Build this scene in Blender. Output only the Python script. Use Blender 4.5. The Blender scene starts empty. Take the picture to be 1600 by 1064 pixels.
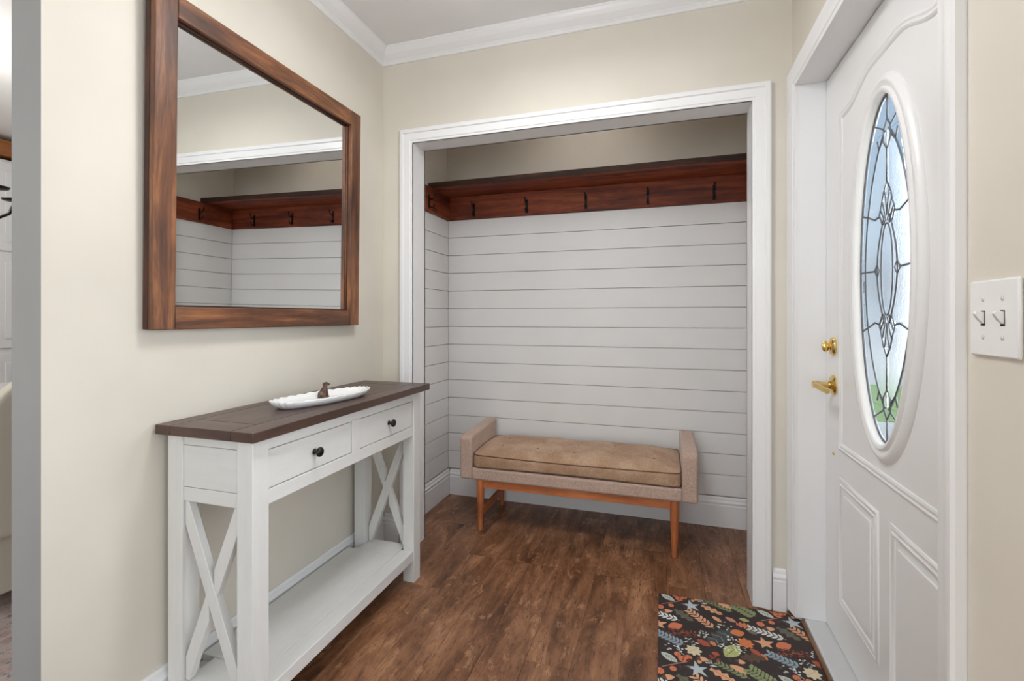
import bpy, bmesh, math, random
from mathutils import Vector, Matrix, noise
R = random.Random(7)
S = bpy.context.scene
COL = S.collection
PI = math.pi

# ------------------------------------------------------------------ camera
cam_d = bpy.data.cameras.new('camera'); cam = bpy.data.objects.new('camera', cam_d); COL.objects.link(cam)
cam_d.sensor_width = 36.0; cam_d.lens = 16.689; cam_d.shift_y = -0.0224; cam_d.clip_start = 0.02
cam.location = (0, 0, 1.17); cam.rotation_euler = (PI/2, 0, 0.305627)
S.camera = cam
# ------------------------------------------------------------------ view
S.view_settings.view_transform = 'Standard'; S.view_settings.look = 'None'
S.view_settings.gamma = 1.0; S.view_settings.exposure = 0.10; S.view_settings.use_curve_mapping = False
# ------------------------------------------------------------------ sky
W = bpy.data.worlds.new('sky'); S.world = W; W.use_nodes = True
nt = W.node_tree; bg = nt.nodes['Background']
tc = nt.nodes.new('ShaderNodeTexCoord'); sep = nt.nodes.new('ShaderNodeSeparateXYZ'); rp = nt.nodes.new('ShaderNodeValToRGB')
nt.links.new(tc.outputs['Generated'], sep.inputs[0]); nt.links.new(sep.outputs['Z'], rp.inputs[0]); nt.links.new(rp.outputs[0], bg.inputs[0])
rp.color_ramp.elements[0].position = 0.0; rp.color_ramp.elements[0].color = (0.62, 0.76, 0.86, 1)
rp.color_ramp.elements[1].position = 0.6; rp.color_ramp.elements[1].color = (0.40, 0.60, 0.86, 1)
bg.inputs[1].default_value = 1.0
sun_d = bpy.data.lights.new('sun', 'SUN'); sun_d.energy = 3.0; sun_d.angle = 0.03; sun_d.color = (1, 0.96, 0.9)
sun = bpy.data.objects.new('sun', sun_d); COL.objects.link(sun); sun.rotation_euler = Vector((0.45, -0.35, -0.8)).to_track_quat('-Z', 'Y').to_euler()
# ------------------------------------------------------------------ lights
def area(name, loc, rot, sx, sy, power, col=(1, 1, 1)):
    d = bpy.data.lights.new(name, 'AREA'); d.shape = 'RECTANGLE'; d.size = sx; d.size_y = sy; d.energy = power; d.color = col
    o = bpy.data.objects.new(name, d); COL.objects.link(o); o.location = loc; o.rotation_euler = rot
    return o
# added fill from behind the camera; daylight: window side of the dining room, daylight at the front door
area('rear_fill_light', (-0.6, -2.3, 1.45), (PI/2, 0, 0), 1.8, 1.9, 43, (0.955, 0.975, 1.0))
area('daylight_dining_window', (-4.1, -1.9, 1.6), (PI/2, 0, 0.15), 1.6, 1.6, 26, (1.0, 0.99, 0.97))
area('daylight_front_door', (1.7, 2.2, 1.5), (0, PI/2, 0.5), 1.6, 1.2, 70, (0.97, 0.985, 1.0))
ld = bpy.data.lights.new('hall_ceiling_lamp', 'POINT'); ld.energy = 6; ld.shadow_soft_size = 0.11; ld.color = (0.985, 0.99, 1.0)
lo = bpy.data.objects.new('hall_ceiling_lamp', ld); COL.objects.link(lo); lo.location = (-0.45, 1.25, 2.20)
area('hall_lamp_downlight', (-0.45, 1.25, 2.36), (0, 0, 0), 0.42, 0.42, 10.8, (0.985, 0.99, 1.0))
area('side_fill_light', (2.7, -0.6, 1.35), (0, PI/2, 0), 1.9, 2.4, 40, (0.955, 0.975, 1.0))  # added fill lamp, brightens the left wall from an invented space
area('alcove_fill_light', (-0.42, 2.55, 2.51), (0, 0, 0), 0.3, 0.12, 1.35, (1.0, 0.965, 0.91))  # added lamp to brighten the alcove, no fixture known there

# ------------------------------------------------------------------ helpers
def lin(c):
    return tuple(((v/255)/12.92 if v <= 10 else (((v/255)+0.055)/1.055)**2.4) for v in c) + (1,)
MATS = {}
def mat(name, col, rough=0.5, metal=0.0, **kw):
    m = bpy.data.materials.new(name); m.use_nodes = True
    b = m.node_tree.nodes['Principled BSDF']
    b.inputs['Base Color'].default_value = lin(col); b.inputs['Roughness'].default_value = rough; b.inputs['Metallic'].default_value = metal
    for k, v in kw.items(): b.inputs[k.replace('_', ' ')].default_value = v
    MATS[name] = m
    return m
class N:
    """small node-graph helper"""
    def __init__(s, m): s.t = m.node_tree; s.b = s.t.nodes['Principled BSDF']
    def n(s, ty, **kw):
        x = s.t.nodes.new('ShaderNode'+ty)
        for k, v in kw.items(): setattr(x, k, v)
        return x
    def l(s, a, b): s.t.links.new(a, b)
    def coord(s, scale=(1, 1, 1), rnd=True, kind='Object'):
        c = s.n('TexCoord'); mp = s.n('Mapping'); mp.inputs['Scale'].default_value = scale
        if rnd:
            oi = s.n('ObjectInfo'); ml = s.n('VectorMath', operation='MULTIPLY_ADD'); cb = s.n('CombineXYZ')
            for k in range(3): s.l(oi.outputs['Random'], cb.inputs[k])
            s.l(cb.outputs[0], ml.inputs[0]); ml.inputs[1].default_value = (37, 53, 71); s.l(c.outputs[kind], ml.inputs[2])
            s.l(ml.outputs[0], mp.inputs['Vector'])
        else: s.l(c.outputs[kind], mp.inputs['Vector'])
        return mp.outputs[0]
    def noise(s, vec, scale, detail=4, rough=0.55, dist=0.0):
        x = s.n('TexNoise'); x.inputs['Scale'].default_value = scale; x.inputs['Detail'].default_value = detail
        x.inputs['Roughness'].default_value = rough; x.inputs['Distortion'].default_value = dist
        s.l(vec, x.inputs['Vector']); return x.outputs['Fac']
    def ramp(s, fac, stops):
        x = s.n('ValToRGB'); e = x.color_ramp.elements
        while len(e) < len(stops): e.new(0.5)
        for k, (p, c) in enumerate(stops): e[k].position = p; e[k].color = c if len(c) == 4 else lin(c)
        s.l(fac, x.inputs[0]); return x.outputs[0]
    def mix(s, fac, a, b, mode='MIX'):
        x = s.n('Mix', data_type='RGBA', blend_type=mode)
        for i, v in ((0, fac), (6, a), (7, b)):
            if isinstance(v, (int, float)): x.inputs[i].default_value = v
            elif isinstance(v, tuple): x.inputs[i].default_value = v if len(v) == 4 else lin(v)
            else: s.l(v, x.inputs[i])
        return x.outputs[2]
    def bump(s, h, strength=0.2, dist=0.002):
        x = s.n('Bump'); x.inputs['Strength'].default_value = strength; x.inputs['Distance'].default_value = dist
        s.l(h, x.inputs['Height']); s.l(x.outputs[0], s.b.inputs['Normal'])
    def col(s, c): s.l(c, s.b.inputs['Base Color'])
    def rgh(s, c): s.l(c, s.b.inputs['Roughness'])
BLK = (0, 0, 0, 1); WHT = (1, 1, 1, 1)

def paint(name, col, rough, tex=180, st=0.08, var=6):
    m = mat(name, col, rough); g = N(m); v = g.coord(rnd=False)
    n1 = g.noise(v, 1.7, 3); lo = tuple(max(0, c-var) for c in col); hi = tuple(min(255, c+var) for c in col)
    g.col(g.ramp(n1, [(0.3, lo), (0.7, hi)])); g.bump(g.noise(v, tex, 3), st, 0.001); return m
M_wall = paint('cream_wall_paint', (219, 213, 200), 0.62)
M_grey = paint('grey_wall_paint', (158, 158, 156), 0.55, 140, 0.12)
M_ceil = paint('ceiling_paint', (238, 238, 239), 0.8)
M_trim = paint('white_trim_gloss', (238, 238, 238), 0.28, 60, 0.03, 2)
M_ship = paint('white_shiplap_paint', (232, 231, 229), 0.42, 80, 0.05, 3)
M_door = paint('white_door_paint', (236, 236, 235), 0.3, 50, 0.02, 2)
M_gap = mat('dark_gap', (62, 60, 60), 0.9)

def wood(name, dark, mid, lite, axis, scale=1.0, rough=0.45, knots=0.0, bands=18, cont=(0.3, 0.55, 0.75)):
    m = mat(name, mid, rough); g = N(m)
    st = [9.0*scale]*3; st[axis] = 0.9*scale
    v = g.coord(tuple(st)); v2 = g.coord((2.2*scale,)*3)
    n1 = g.noise(v, 2.2, 8, 0.62, 0.6); n2 = g.noise(v, bands, 4, 0.6)
    c1 = g.ramp(n1, [(cont[0], dark), (cont[1], mid), (cont[2], lite)])
    c2 = g.mix(g.ramp(n2, [(0.35, (0.55, 0.55, 0.55, 1)), (0.65, WHT)]), dark, c1)
    n3 = g.noise(v2, 2.0, 3)
    c3 = g.mix(0.55, c2, g.mix(1.0, c2, g.ramp(n3, [(0.3, (0.45, 0.42, 0.42, 1)), (0.7, (1.25, 1.2, 1.15, 1))]), 'MULTIPLY'))
    if knots:
        vo = g.n('TexVoronoi'); vo.inputs['Scale'].default_value = 3.0
        st2 = [2.2]*3; st2[axis] = 1.0
        g.l(g.coord(tuple(st2)), vo.inputs['Vector'])
        k = g.ramp(vo.outputs['Distance'], [(0.03, BLK), (0.16, WHT)])
        c3 = g.mix(k, tuple(int(x*0.45) for x in dark), c3)
    g.col(c3); g.bump(n2, 0.12, 0.001); return m
def woods(base, *a, **k): return [wood(base+'_'+'xyz'[i], *a, axis=i, **k) for i in range(3)]
W_mir = woods('mirror_walnut', (66, 42, 34), (122, 78, 50), (172, 116, 72), rough=0.42, cont=(0.34, 0.52, 0.68))
W_top = woods('table_top_wood', (66, 47, 41), (90, 66, 56), (112, 86, 74), rough=0.33)
W_shelf = woods('stained_pine', (82, 32, 14), (140, 62, 28), (172, 90, 46), rough=0.6, knots=1, cont=(0.34, 0.5, 0.68))
W_edge = woods('stained_edge', (40, 24, 18), (74, 44, 32), (104, 64, 46), rough=0.6)
W_leg = woods('bench_teak', (172, 98, 56), (208, 128, 78), (224, 148, 98), rough=0.45)
W_oak = woods('honey_oak', (130, 78, 40), (168, 106, 58), (188, 128, 76), rough=0.4)

def distressed(name, base, axis):
    m = mat(name, base, 0.5); g = N(m)
    st = [6.0]*3; st[axis] = 1.0
    v = g.coord(tuple(st)); v0 = g.coord((1, 1, 1))
    n1 = g.noise(v, 5, 6, 0.7); n2 = g.noise(v, 14, 6, 0.75, 0.3); n3 = g.noise(v0, 4, 2)
    c = g.ramp(n1, [(0.3, tuple(x-5 for x in base)), (0.6, base), (0.8, tuple(min(255, x+3) for x in base))])
    sc = g.mix(1.0, g.ramp(n2, [(0.66, BLK), (0.74, (0.75,0.75,0.75,1))]), g.ramp(n3, [(0.58, BLK), (0.68, WHT)]), 'MULTIPLY')
    c = g.mix(sc, c, (150, 140, 128))
    g.col(c); g.bump(g.noise(v, 30, 4), 0.15, 0.0008); return m
W_white = [distressed('distressed_white_'+'xyz'[i], (226, 226, 222), i) for i in range(3)]

# laminate floor: dark rustic walnut
M_floor = mat('dark_laminate', (92, 58, 40), 0.36); g = N(M_floor)
v = g.coord((6, 1.0, 6)); v2 = g.coord((1.6, 0.8, 1)); v3 = g.coord((1, .45, 1))
a = g.noise(v, 2.4, 9, 0.68, 0.7); b = g.noise(v2, 4.5, 8, 0.7, 0.5); d = g.noise(v, 26, 5, 0.7); e = g.noise(v3, 22, 8, 0.75, 0.4)
c = g.ramp(b, [(0.32, (54, 34, 24)), (0.45, (112, 74, 50)), (0.56, (150, 106, 76)), (0.68, (186, 140, 106))])
c = g.mix(0.5, c, g.ramp(a, [(0.34, (60, 38, 26)), (0.50, (136, 92, 64)), (0.64, (186, 136, 100))]))
c = g.mix(g.ramp(e, [(0.57, BLK), (0.61, (0.42, 0.42, 0.42, 1))]), c, (206, 158, 118))
c = g.mix(g.ramp(d, [(0.32, (0.7, 0.7, 0.7, 1)), (0.47, BLK)]), c, (54, 32, 22))
g.col(c); g.rgh(g.ramp(b, [(0.2, (0.42,)*3+(1,)), (0.8, (0.30,)*3+(1,))])); g.bump(d, 0.08, 0.0008)
M_floor.node_tree.nodes['Principled BSDF'].inputs['Specular IOR Level'].default_value = 0.4

# bench tweed
def tweed(name, base, worn):
    m = mat(name, base, 0.95); g = N(m); v = g.coord((1, 1, 1), rnd=False)
    n1 = g.noise(v, 420, 2, 0.7); n2 = g.noise(v, 7, 4); n3 = g.noise(v, 90, 3)
    c = g.mix(g.ramp(n2, [(0.4, BLK), (0.62, WHT)]), base, worn)
    c = g.mix(0.75, c, g.mix(1.0, c, g.ramp(n1, [(0.3, (0.42, 0.38, 0.36, 1)), (0.7, (1.35, 1.35, 1.35, 1))]), 'MULTIPLY'))
    c = g.mix(0.3, c, g.mix(1.0, c, g.ramp(n3, [(0.3, (0.6, 0.6, 0.6, 1)), (0.7, (1.2, 1.2, 1.2, 1))]), 'MULTIPLY'))
    g.col(c); g.bump(n1, 0.5, 0.001); m.node_tree.nodes['Principled BSDF'].inputs['Sheen Weight'].default_value = 0.15; return m
M_tweed = tweed('brown_tweed', (200, 174, 158), (206, 180, 164))
M_cush = tweed('worn_brown_tweed', (182, 146, 116), (204, 172, 144))
M_pipe = mat('dark_piping', (104, 76, 60), 0.9)
M_brass = mat('polished_brass', (226, 196, 124), 0.2, 1.0)
M_bronze = mat('dark_bronze', (58, 54, 54), 0.3, 0.9)
M_iron = mat('black_iron', (32, 27, 25), 0.45, 0.6)
M_alu = mat('brushed_threshold', (206, 207, 208), 0.4, 0.0)
M_came = mat('lead_came', (112, 116, 122), 0.4, 0.5)
M_cer = mat('white_glaze', (240, 240, 238), 0.12); M_cer.node_tree.nodes['Principled BSDF'].inputs['Coat Weight'].default_value = 0.4
M_dog = mat('brown_figurine', (74, 56, 44), 0.3)
g = N(M_dog); g.col(g.ramp(g.noise(g.coord((1, 1, 1), rnd=False), 60, 3), [(0.35, (44, 32, 26)), (0.65, (112, 84, 64))]))
M_mirror = mat('mirror_glass', (238, 240, 240), 0.0, 1.0)
M_plate = mat('switch_plastic', (236, 236, 234), 0.3)
M_black = mat('black_slot', (30, 30, 30), 0.8)
M_dark = mat('dark_gasket', (40, 40, 42), 0.7)
M_brown = wood('brown_strip', (96, 66, 44), (128, 92, 62), (150, 112, 78), 1)

def glassmat(name, tex, scale, rough, tint=(0.97, 0.985, 1.0)):
    m = bpy.data.materials.new(name); m.use_nodes = True; t = m.node_tree; t.nodes.remove(t.nodes['Principled BSDF'])
    out = t.nodes['Material Output']
    tr = t.nodes.new('ShaderNodeBsdfTransparent'); tr.inputs[0].default_value = tint+(1,)
    rf = t.nodes.new('ShaderNodeBsdfRefraction'); rf.inputs['Roughness'].default_value = rough; rf.inputs['IOR'].default_value = 1.1; rf.inputs[0].default_value = tint+(1,)
    gl = t.nodes.new('ShaderNodeBsdfGlossy'); gl.inputs['Roughness'].default_value = 0.08
    m1 = t.nodes.new('ShaderNodeMixShader'); m1.inputs[0].default_value = tex
    m2 = t.nodes.new('ShaderNodeMixShader')
    tcx = t.nodes.new('ShaderNodeTexCoord'); nz = t.nodes.new('ShaderNodeTexNoise'); nz.inputs['Scale'].default_value = scale; nz.inputs['Detail'].default_value = 2
    bp = t.nodes.new('ShaderNodeBump'); bp.inputs['Strength'].default_value = 0.3; bp.inputs['Distance'].default_value = 0.003
    t.links.new(tcx.outputs['Object'], nz.inputs[0]); t.links.new(nz.outputs[0], bp.inputs['Height'])
    t.links.new(bp.outputs[0], rf.inputs['Normal']); t.links.new(bp.outputs[0], gl.inputs['Normal'])
    t.links.new(tr.outputs[0], m1.inputs[1]); t.links.new(rf.outputs[0], m1.inputs[2])
    m2.inputs[0].default_value = 0.05; t.links.new(m1.outputs[0], m2.inputs[1]); t.links.new(gl.outputs[0], m2.inputs[2])
    t.links.new(m2.outputs[0], out.inputs[0]); return m
M_gfield = glassmat('pebbled_glass', 0.85, 170, 0.30)
M_gcent = glassmat('hammered_glass', 0.9, 260, 0.34)
M_gbord = glassmat('bevelled_glass', 0.3, 25, 0.01)

class MB:
    """collects geometry for ONE mesh object"""
    def __init__(s): s.v = []; s.f = []; s.m = []
    def add(s, vs, fs, mi=0):
        o = len(s.v); s.v += [tuple(p) for p in vs]; s.f += [tuple(i+o for i in f) for f in fs]; s.m += [mi]*len(fs); return s
    def box(s, x0, x1, y0, y1, z0, z1, mi=0):
        vs = [(x, y, z) for x in (x0, x1) for y in (y0, y1) for z in (z0, z1)]
        return s.add(vs, [(0, 1, 3, 2), (4, 6, 7, 5), (0, 4, 5, 1), (2, 3, 7, 6), (0, 2, 6, 4), (1, 5, 7, 3)], mi)
    def prism(s, poly, axis, a, b, mi=0):
        """poly: 2D points in the two other axes (in xyz order)"""
        n = len(poly)
        def P(p, h):
            q = [0, 0, 0]; o = [k for k in range(3) if k != axis]; q[o[0]], q[o[1]] = p; q[axis] = h; return q
        vs = [P(p, a) for p in poly]+[P(p, b) for p in poly]
        fs = [tuple(range(n)), tuple(range(2*n-1, n-1, -1))]+[(i, i+n, (i+1) % n+n, (i+1) % n) for i in range(n)]
        return s.add(vs, fs, mi)
    def bar(s, p, q, w, t, side):
        """box along p->q, width w across in the plane perpendicular to `side`, thickness t along side"""
        p, q, n = Vector(p), Vector(q), Vector(side).normalized(); d = (q-p).normalized(); u = d.cross(n).normalized()
        vs = [c+u*(a*w/2)+n*(b*t/2) for c in (p, q) for a in (-1, 1) for b in (-1, 1)]
        return s.add(vs, [(0, 1, 3, 2), (4, 6, 7, 5), (0, 4, 5, 1), (2, 3, 7, 6), (0, 2, 6, 4), (1, 5, 7, 3)])
    def tube(s, pts, r, n=10, closed=False, cap=True):
        pts = [Vector(p) for p in pts]; k = len(pts); rr = r if isinstance(r, (list, tuple)) else [r]*k
        rings = []; prev = None
        for i in range(k):
            if closed: d = pts[(i+1) % k]-pts[i-1]
            else: d = pts[min(i+1, k-1)]-pts[max(i-1, 0)]
            d.normalize()
            if prev is None:
                ref = Vector((0, 0, 1)) if abs(d.z) < 0.9 else Vector((1, 0, 0)); u = d.cross(ref).normalized()
            else:
                u = prev-d*prev.dot(d); u.normalize()
            prev = u; w = d.cross(u)
            rings.append([pts[i]+(u*math.cos(2*PI*j/n)+w*math.sin(2*PI*j/n))*rr[i] for j in range(n)])
        vs = [p for q in rings for p in q]; fs = []
        for i in range(k if closed else k-1):
            a, b = i*n, ((i+1) % k)*n
            fs += [(a+j, a+(j+1) % n, b+(j+1) % n, b+j) for j in range(n)]
        if cap and not closed: fs += [tuple(range(n-1, -1, -1)), tuple((k-1)*n+j for j in range(n))]
        return s.add(vs, fs)
    def lathe(s, prof, loc, axis, n=20):
        """prof: (radius, height) list, revolved about `axis` vector at loc"""
        ax = Vector(axis).normalized(); ref = Vector((0, 0, 1)) if abs(ax.z) < 0.9 else Vector((1, 0, 0))
        u = ax.cross(ref).normalized(); w = ax.cross(u); L = Vector(loc)
        vs = [L+ax*h+(u*math.cos(2*PI*j/n)+w*math.sin(2*PI*j/n))*max(r, 1e-5) for r, h in prof for j in range(n)]
        fs = [(i*n+j, i*n+(j+1) % n, (i+1)*n+(j+1) % n, (i+1)*n+j) for i in range(len(prof)-1) for j in range(n)]
        fs += [tuple(range(n-1, -1, -1)), tuple((len(prof)-1)*n+j for j in range(n))]
        return s.add(vs, fs)
    def sphere(s, c, r, n=12, m=8):
        r = r if isinstance(r, (list, tuple)) else (r, r, r)
        vs = []; fs = []
        for i in range(m+1):
            t = PI*i/m
            for j in range(n): vs.append((c[0]+r[0]*math.sin(t)*math.cos(2*PI*j/n), c[1]+r[1]*math.sin(t)*math.sin(2*PI*j/n), c[2]+r[2]*math.cos(t)))
        for i in range(m): fs += [(i*n+j, (i+1)*n+j, (i+1)*n+(j+1) % n, i*n+(j+1) % n) for j in range(n)]
        return s.add(vs, fs)
    def sweep(s, prof, path, nrm, closed=False):
        """mitred sweep: path of 3D points in a plane with normal nrm; prof points (a: to the left of travel, b: along nrm)"""
        P = [Vector(p) for p in path]; nrm = Vector(nrm).normalized(); k = len(P); rings = []
        for i in range(k):
            d0 = (P[i]-P[i-1]).normalized() if (closed or i > 0) else None
            d1 = (P[(i+1) % k]-P[i]).normalized() if (closed or i < k-1) else None
            if d0 is None: d0 = d1
            if d1 is None: d1 = d0
            l0, l1 = nrm.cross(d0), nrm.cross(d1); mt = (l0+l1).normalized(); sc = 1/max(0.2, mt.dot(l0))
            rings.append([P[i]+mt*(a*sc)+nrm*b for a, b in prof])
        n = len(prof); vs = [p for q in rings for p in q]; fs = []
        for i in range(k if closed else k-1):
            a, b = i*n, ((i+1) % k)*n
            fs += [(a+j, a+(j+1) % n, b+(j+1) % n, b+j) for j in range(n)]
        if not closed: fs += [tuple(range(n-1, -1, -1)), tuple((k-1)*n+j for j in range(n))]
        return s.add(vs, fs)
    def build(s, name, m, parent=None, bev=0.0, smooth=False, seg=2, off=(0, 0, 0)):
        me = bpy.data.meshes.new(name); o3 = Vector(off)
        me.from_pydata([tuple(Vector(p)-o3) for p in s.v], [], s.f); me.update()
        bm = bmesh.new(); bm.from_mesh(me); bmesh.ops.recalc_face_normals(bm, faces=bm.faces); bm.to_mesh(me); bm.free()
        ms = m if isinstance(m, (list, tuple)) else [m]
        for x in ms: me.materials.append(x)
        if len(ms) > 1:
            for p, i in zip(me.polygons, s.m): p.material_index = i
        o = bpy.data.objects.new(name, me); COL.objects.link(o)
        if bev:
            b = o.modifiers.new('Bevel', 'BEVEL'); b.width = bev; b.segments = seg; b.limit_method = 'ANGLE'; b.angle_limit = 0.6
        if smooth or bev:
            for p in me.polygons: p.use_smooth = True
            if not smooth:
                try: me.set_sharp_from_angle(angle=0.6)
                except Exception: pass
        if parent: o.parent = parent
        return o
def smooth_angle(o, ang=0.7):
    for p in o.data.polygons: p.use_smooth = True
    o.data.set_sharp_from_angle(angle=ang); return o
def tag(o, label=None, cat=None, group=None, kind=None):
    if label: o['label'] = label
    if cat: o['category'] = cat
    if group: o['group'] = group
    if kind: o['kind'] = kind
    return o
def thing(name, loc, label, cat, group=None, kind=None):
    o = bpy.data.objects.new(name, None); COL.objects.link(o); o.location = loc; o.empty_display_size = 0.1
    return tag(o, label, cat, group, kind)
def struct(o, label=None): o['kind'] = 'structure'; (label and o.__setitem__('label', label)); return o

# ------------------------------------------------------------------ room constants
XL, XR, YB = -1.374, 0.495, 2.137       # left wall, right wall, wall with the alcove opening
YA, XA = 2.91, 0.53                     # alcove back wall, alcove right wall (drywall faces)
CZ = 2.535                              # ceiling
OX0, OX1, OZ = -1.198, 0.35, 2.05       # alcove opening (finished)
DY0, DY1, DZ = 1.075, 2.065, 2.061      # entry door opening (finished)
DX = 0.592                              # inside face of the door slab

# ------------------------------------------------------------------ floor
fl = struct(MB().box(-5.2, 0.66, -2.4, 3.05, -0.06, -0.008).build('floor', mat('subfloor', (60, 42, 32), 0.9)), 'dark walnut laminate plank floor')
pw = 0.155; y_off = {}
ncol = 0; x = XL-0.001
def plank(x0, x1, y0, y1):
    b = 0.0003
    o = MB().box(x0+b-x0, x1-b-x0, b, y1-y0-b, -0.008, 0).build('plank', M_floor, fl, bev=0.0005, seg=1); o.location = (x0, y0, 0); return o
while x < 0.52:
    x1 = min(x+pw, 0.52); y = -2.3+R.choice((0.0, 0.3, 0.6, 0.9))-0.4
    while y < 2.9:
        yy = min(y+1.22, 2.905)
        ya = max(y, -2.3)
        if yy-ya > 0.02: plank(x, x1, ya, yy)
        y += 1.22
    x += pw
struct(MB().box(-5.2, XL-0.108, -2.4, 3.05, -0.008, -0.002).build('floor_dining', M_floor), 'dark floor of the dining room through the doorway')

# ------------------------------------------------------------------ ceiling
struct(MB().box(-5.2, 0.66, -2.4, 3.05, CZ, CZ+0.06).box(0.66, 2.9, -2.4, 0.9, CZ, CZ+0.06).build('ceiling', M_ceil), 'white flat ceiling')

# ------------------------------------------------------------------ walls
wl = MB().box(-1.481, XL, 0.722, 3.03, 0, CZ)
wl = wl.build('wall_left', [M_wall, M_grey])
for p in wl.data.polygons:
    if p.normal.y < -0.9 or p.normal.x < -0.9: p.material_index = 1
struct(wl, 'cream painted wall with the mirror, grey at its end')
struct(MB().box(-1.481, XL, -2.3, -0.9, 0, CZ).build('wall_left_rear', M_wall))
wb = MB().box(XL, OX0-0.015, YB, 2.255, 0, CZ).box(OX1+0.015, XR, YB, 2.255, 0, CZ).box(OX0-0.015, OX1+0.015, YB, 2.255, OZ+0.015, CZ)
struct(wb.build('wall_back', M_wall), 'tan wall around the wide cased opening')
wr = MB().box(XR, 0.66, 0.80, DY0-0.02, 0, CZ).box(XR, 0.66, -2.3, -1.6, 0, CZ).box(XR, 0.66, -1.6, 0.80, 2.2, CZ).box(XR, 0.66, DY1+0.02, 2.255, 0, CZ).box(XR, 0.66, DY0-0.02, DY1+0.02, DZ+0.015, CZ)  # opening on the near side is invented to admit side fill
struct(wr.build('wall_right', M_wall), 'cream wall that holds the entry door')
wab = struct(MB().box(XL, 0.66, YA, 3.03, 0, CZ).build('wall_alcove_back', M_wall), 'alcove back wall with white shiplap below the coat rail')
war = struct(MB().box(XA, 0.66, 2.255, YA, 0, CZ).build('wall_alcove_right', M_wall), 'alcove right side wall with white shiplap')
struct(MB().box(0.66, 2.9, 0.80, 0.90, 0, CZ).box(2.8, 2.9, -2.4, 0.8, 0, 0.3).box(2.8, 2.9, -2.4, 0.8, 2.4, CZ).build('wall_light_bay', M_wall))  # unseen shell, invented so fill light can enter from the right
struct(MB().box(0.521, 2.9, -2.4, 0.80, -0.008, 0).box(0.66, 2.9, -2.4, 0.8, -0.06, -0.008).build('floor_light_bay', M_floor))  # floor of the same invented, unseen side space
# rear of the hall: wall around an unseen opening sized to limit sky light, and the dining room shell
struct(MB().box(XL-0.107, -1.1, -2.4, -2.3, 0, CZ).box(0.1, .66, -2.4, -2.3, 0, CZ).box(-1.1, 0.1, -2.4, -2.3, 0, .6).box(-1.1, .1, -2.4, -2.3, 2.1, CZ).build('wall_rear', M_wall))
M_dinw = paint('dining_wall_paint', (226, 219, 204), 0.7)
struct(MB().box(-5.2, -5.1, -2.4, 3.05, 0, CZ).build('wall_dining_far', M_dinw), 'pale beige dining room wall')
struct(MB().box(-5.1, -1.481, 2.95, 3.05, 0, CZ).build('wall_dining_side', M_dinw))
struct(MB().box(-5.1, -1.481, -2.4, -2.3, 0, 0.5).box(-5.1, -4.7, -2.4, -2.3, .5, CZ).box(-4.7, -1.481, -2.4, -2.3, 2.45, CZ).build('wall_dining_window', M_dinw))

# shiplap boards, each its own piece with a recessed joint
TH = 0.015
zs = [1.6994-0.11776*k for k in range(14)]; tops = [1.815]+zs[:-1]
def boards(parent, fn):
    for zt, zb in zip(tops, zs):
        fn(zb+0.0013, zt-0.0013).build('board', M_ship, parent, bev=0.0012, seg=1)
boards(wab, lambda a, b: MB().box(XL+TH, XA-TH, YA-TH, YA, a, b))
boards(wl, lambda a, b: MB().box(XL, XL+TH, 2.275, YA-TH, a, b))
boards(war, lambda a, b: MB().box(XA-TH, XA, 2.275, YA-TH, a, b))

# baseboards
BP = [(0, 0), (0.016, 0), (0.016, 0.118), (0.0125, 0.122), (0.0125, 0.128), (0.0155, 0.131), (0.0155, 0.137), (0.0095, 0.146), (0.008, 0.158), (0.004, 0.165), (0, 0.165)]
def base(name, p, q, d, label=None):
    """p,q on the wall face (xy), d = direction into the room"""
    p, q, d = Vector(p+(0,)), Vector(q+(0,)), Vector(d+(0,)); n = len(BP)
    vs = [p+d*a+Vector((0, 0, b)) for a, b in BP]+[q+d*a+Vector((0, 0, b)) for a, b in BP]
    fs = [(i, (i+1) % n, (i+1) % n+n, i+n) for i in range(n)]+[tuple(range(n)), tuple(range(2*n-1, n-1, -1))]
    return struct(MB().add(vs, fs).build(name, M_trim), label)
base('baseboard_left', (XL, 0.724), (XL, YB-0.001), (1, 0), 'white baseboard along the wall behind the console table')
base('baseboard_back', (XL+0.017, YB), (OX0-0.073, YB), (0, -1), 'white baseboard in the corner behind the console table')
base('baseboard_corner', (OX1+0.073, YB), (0.472, YB), (0, -1), 'short white baseboard between the opening and the door')
base('baseboard_right', (XR, 0.80), (XR, 0.98), (-1, 0))
base('baseboard_alcove_back', (XL+TH+0.017, YA-TH), (XA-TH-0.017, YA-TH), (0, -1), 'white baseboard under the shiplap behind the bench')
base('baseboard_alcove_left', (XL+TH, 2.28), (XL+TH, YA-TH), (1, 0), 'white baseboard under the left shiplap of the alcove')
base('baseboard_alcove_right', (XA-TH, 2.28), (XA-TH, YA-TH), (-1, 0))

# crown moulding (profile: a out from wall, b down from ceiling)
CP = [(0, 0), (0.056, 0), (0.056, 0.006), (0.052, 0.010), (0.046, 0.020), (0.036, 0.034), (0.022, 0.046), (0.013, 0.053), (0.013, 0.057), (0.009, 0.061), (0.009, 0.069), (0.006, 0.073), (0, 0.073)]
# path runs around the hall at ceiling height; left of travel = into the room
cr = MB().sweep([(a, b) for a, b in CP], [(XL, 0.73, CZ), (XL, YB, CZ), (XR, YB, CZ), (XR, -2.2, CZ)], (0, 0, -1))
struct(cr.build('trim_1', M_trim), 'white crown moulding around the hall ceiling')
for p in bpy.data.objects['trim_1'].data.polygons: p.use_smooth = False

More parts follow.
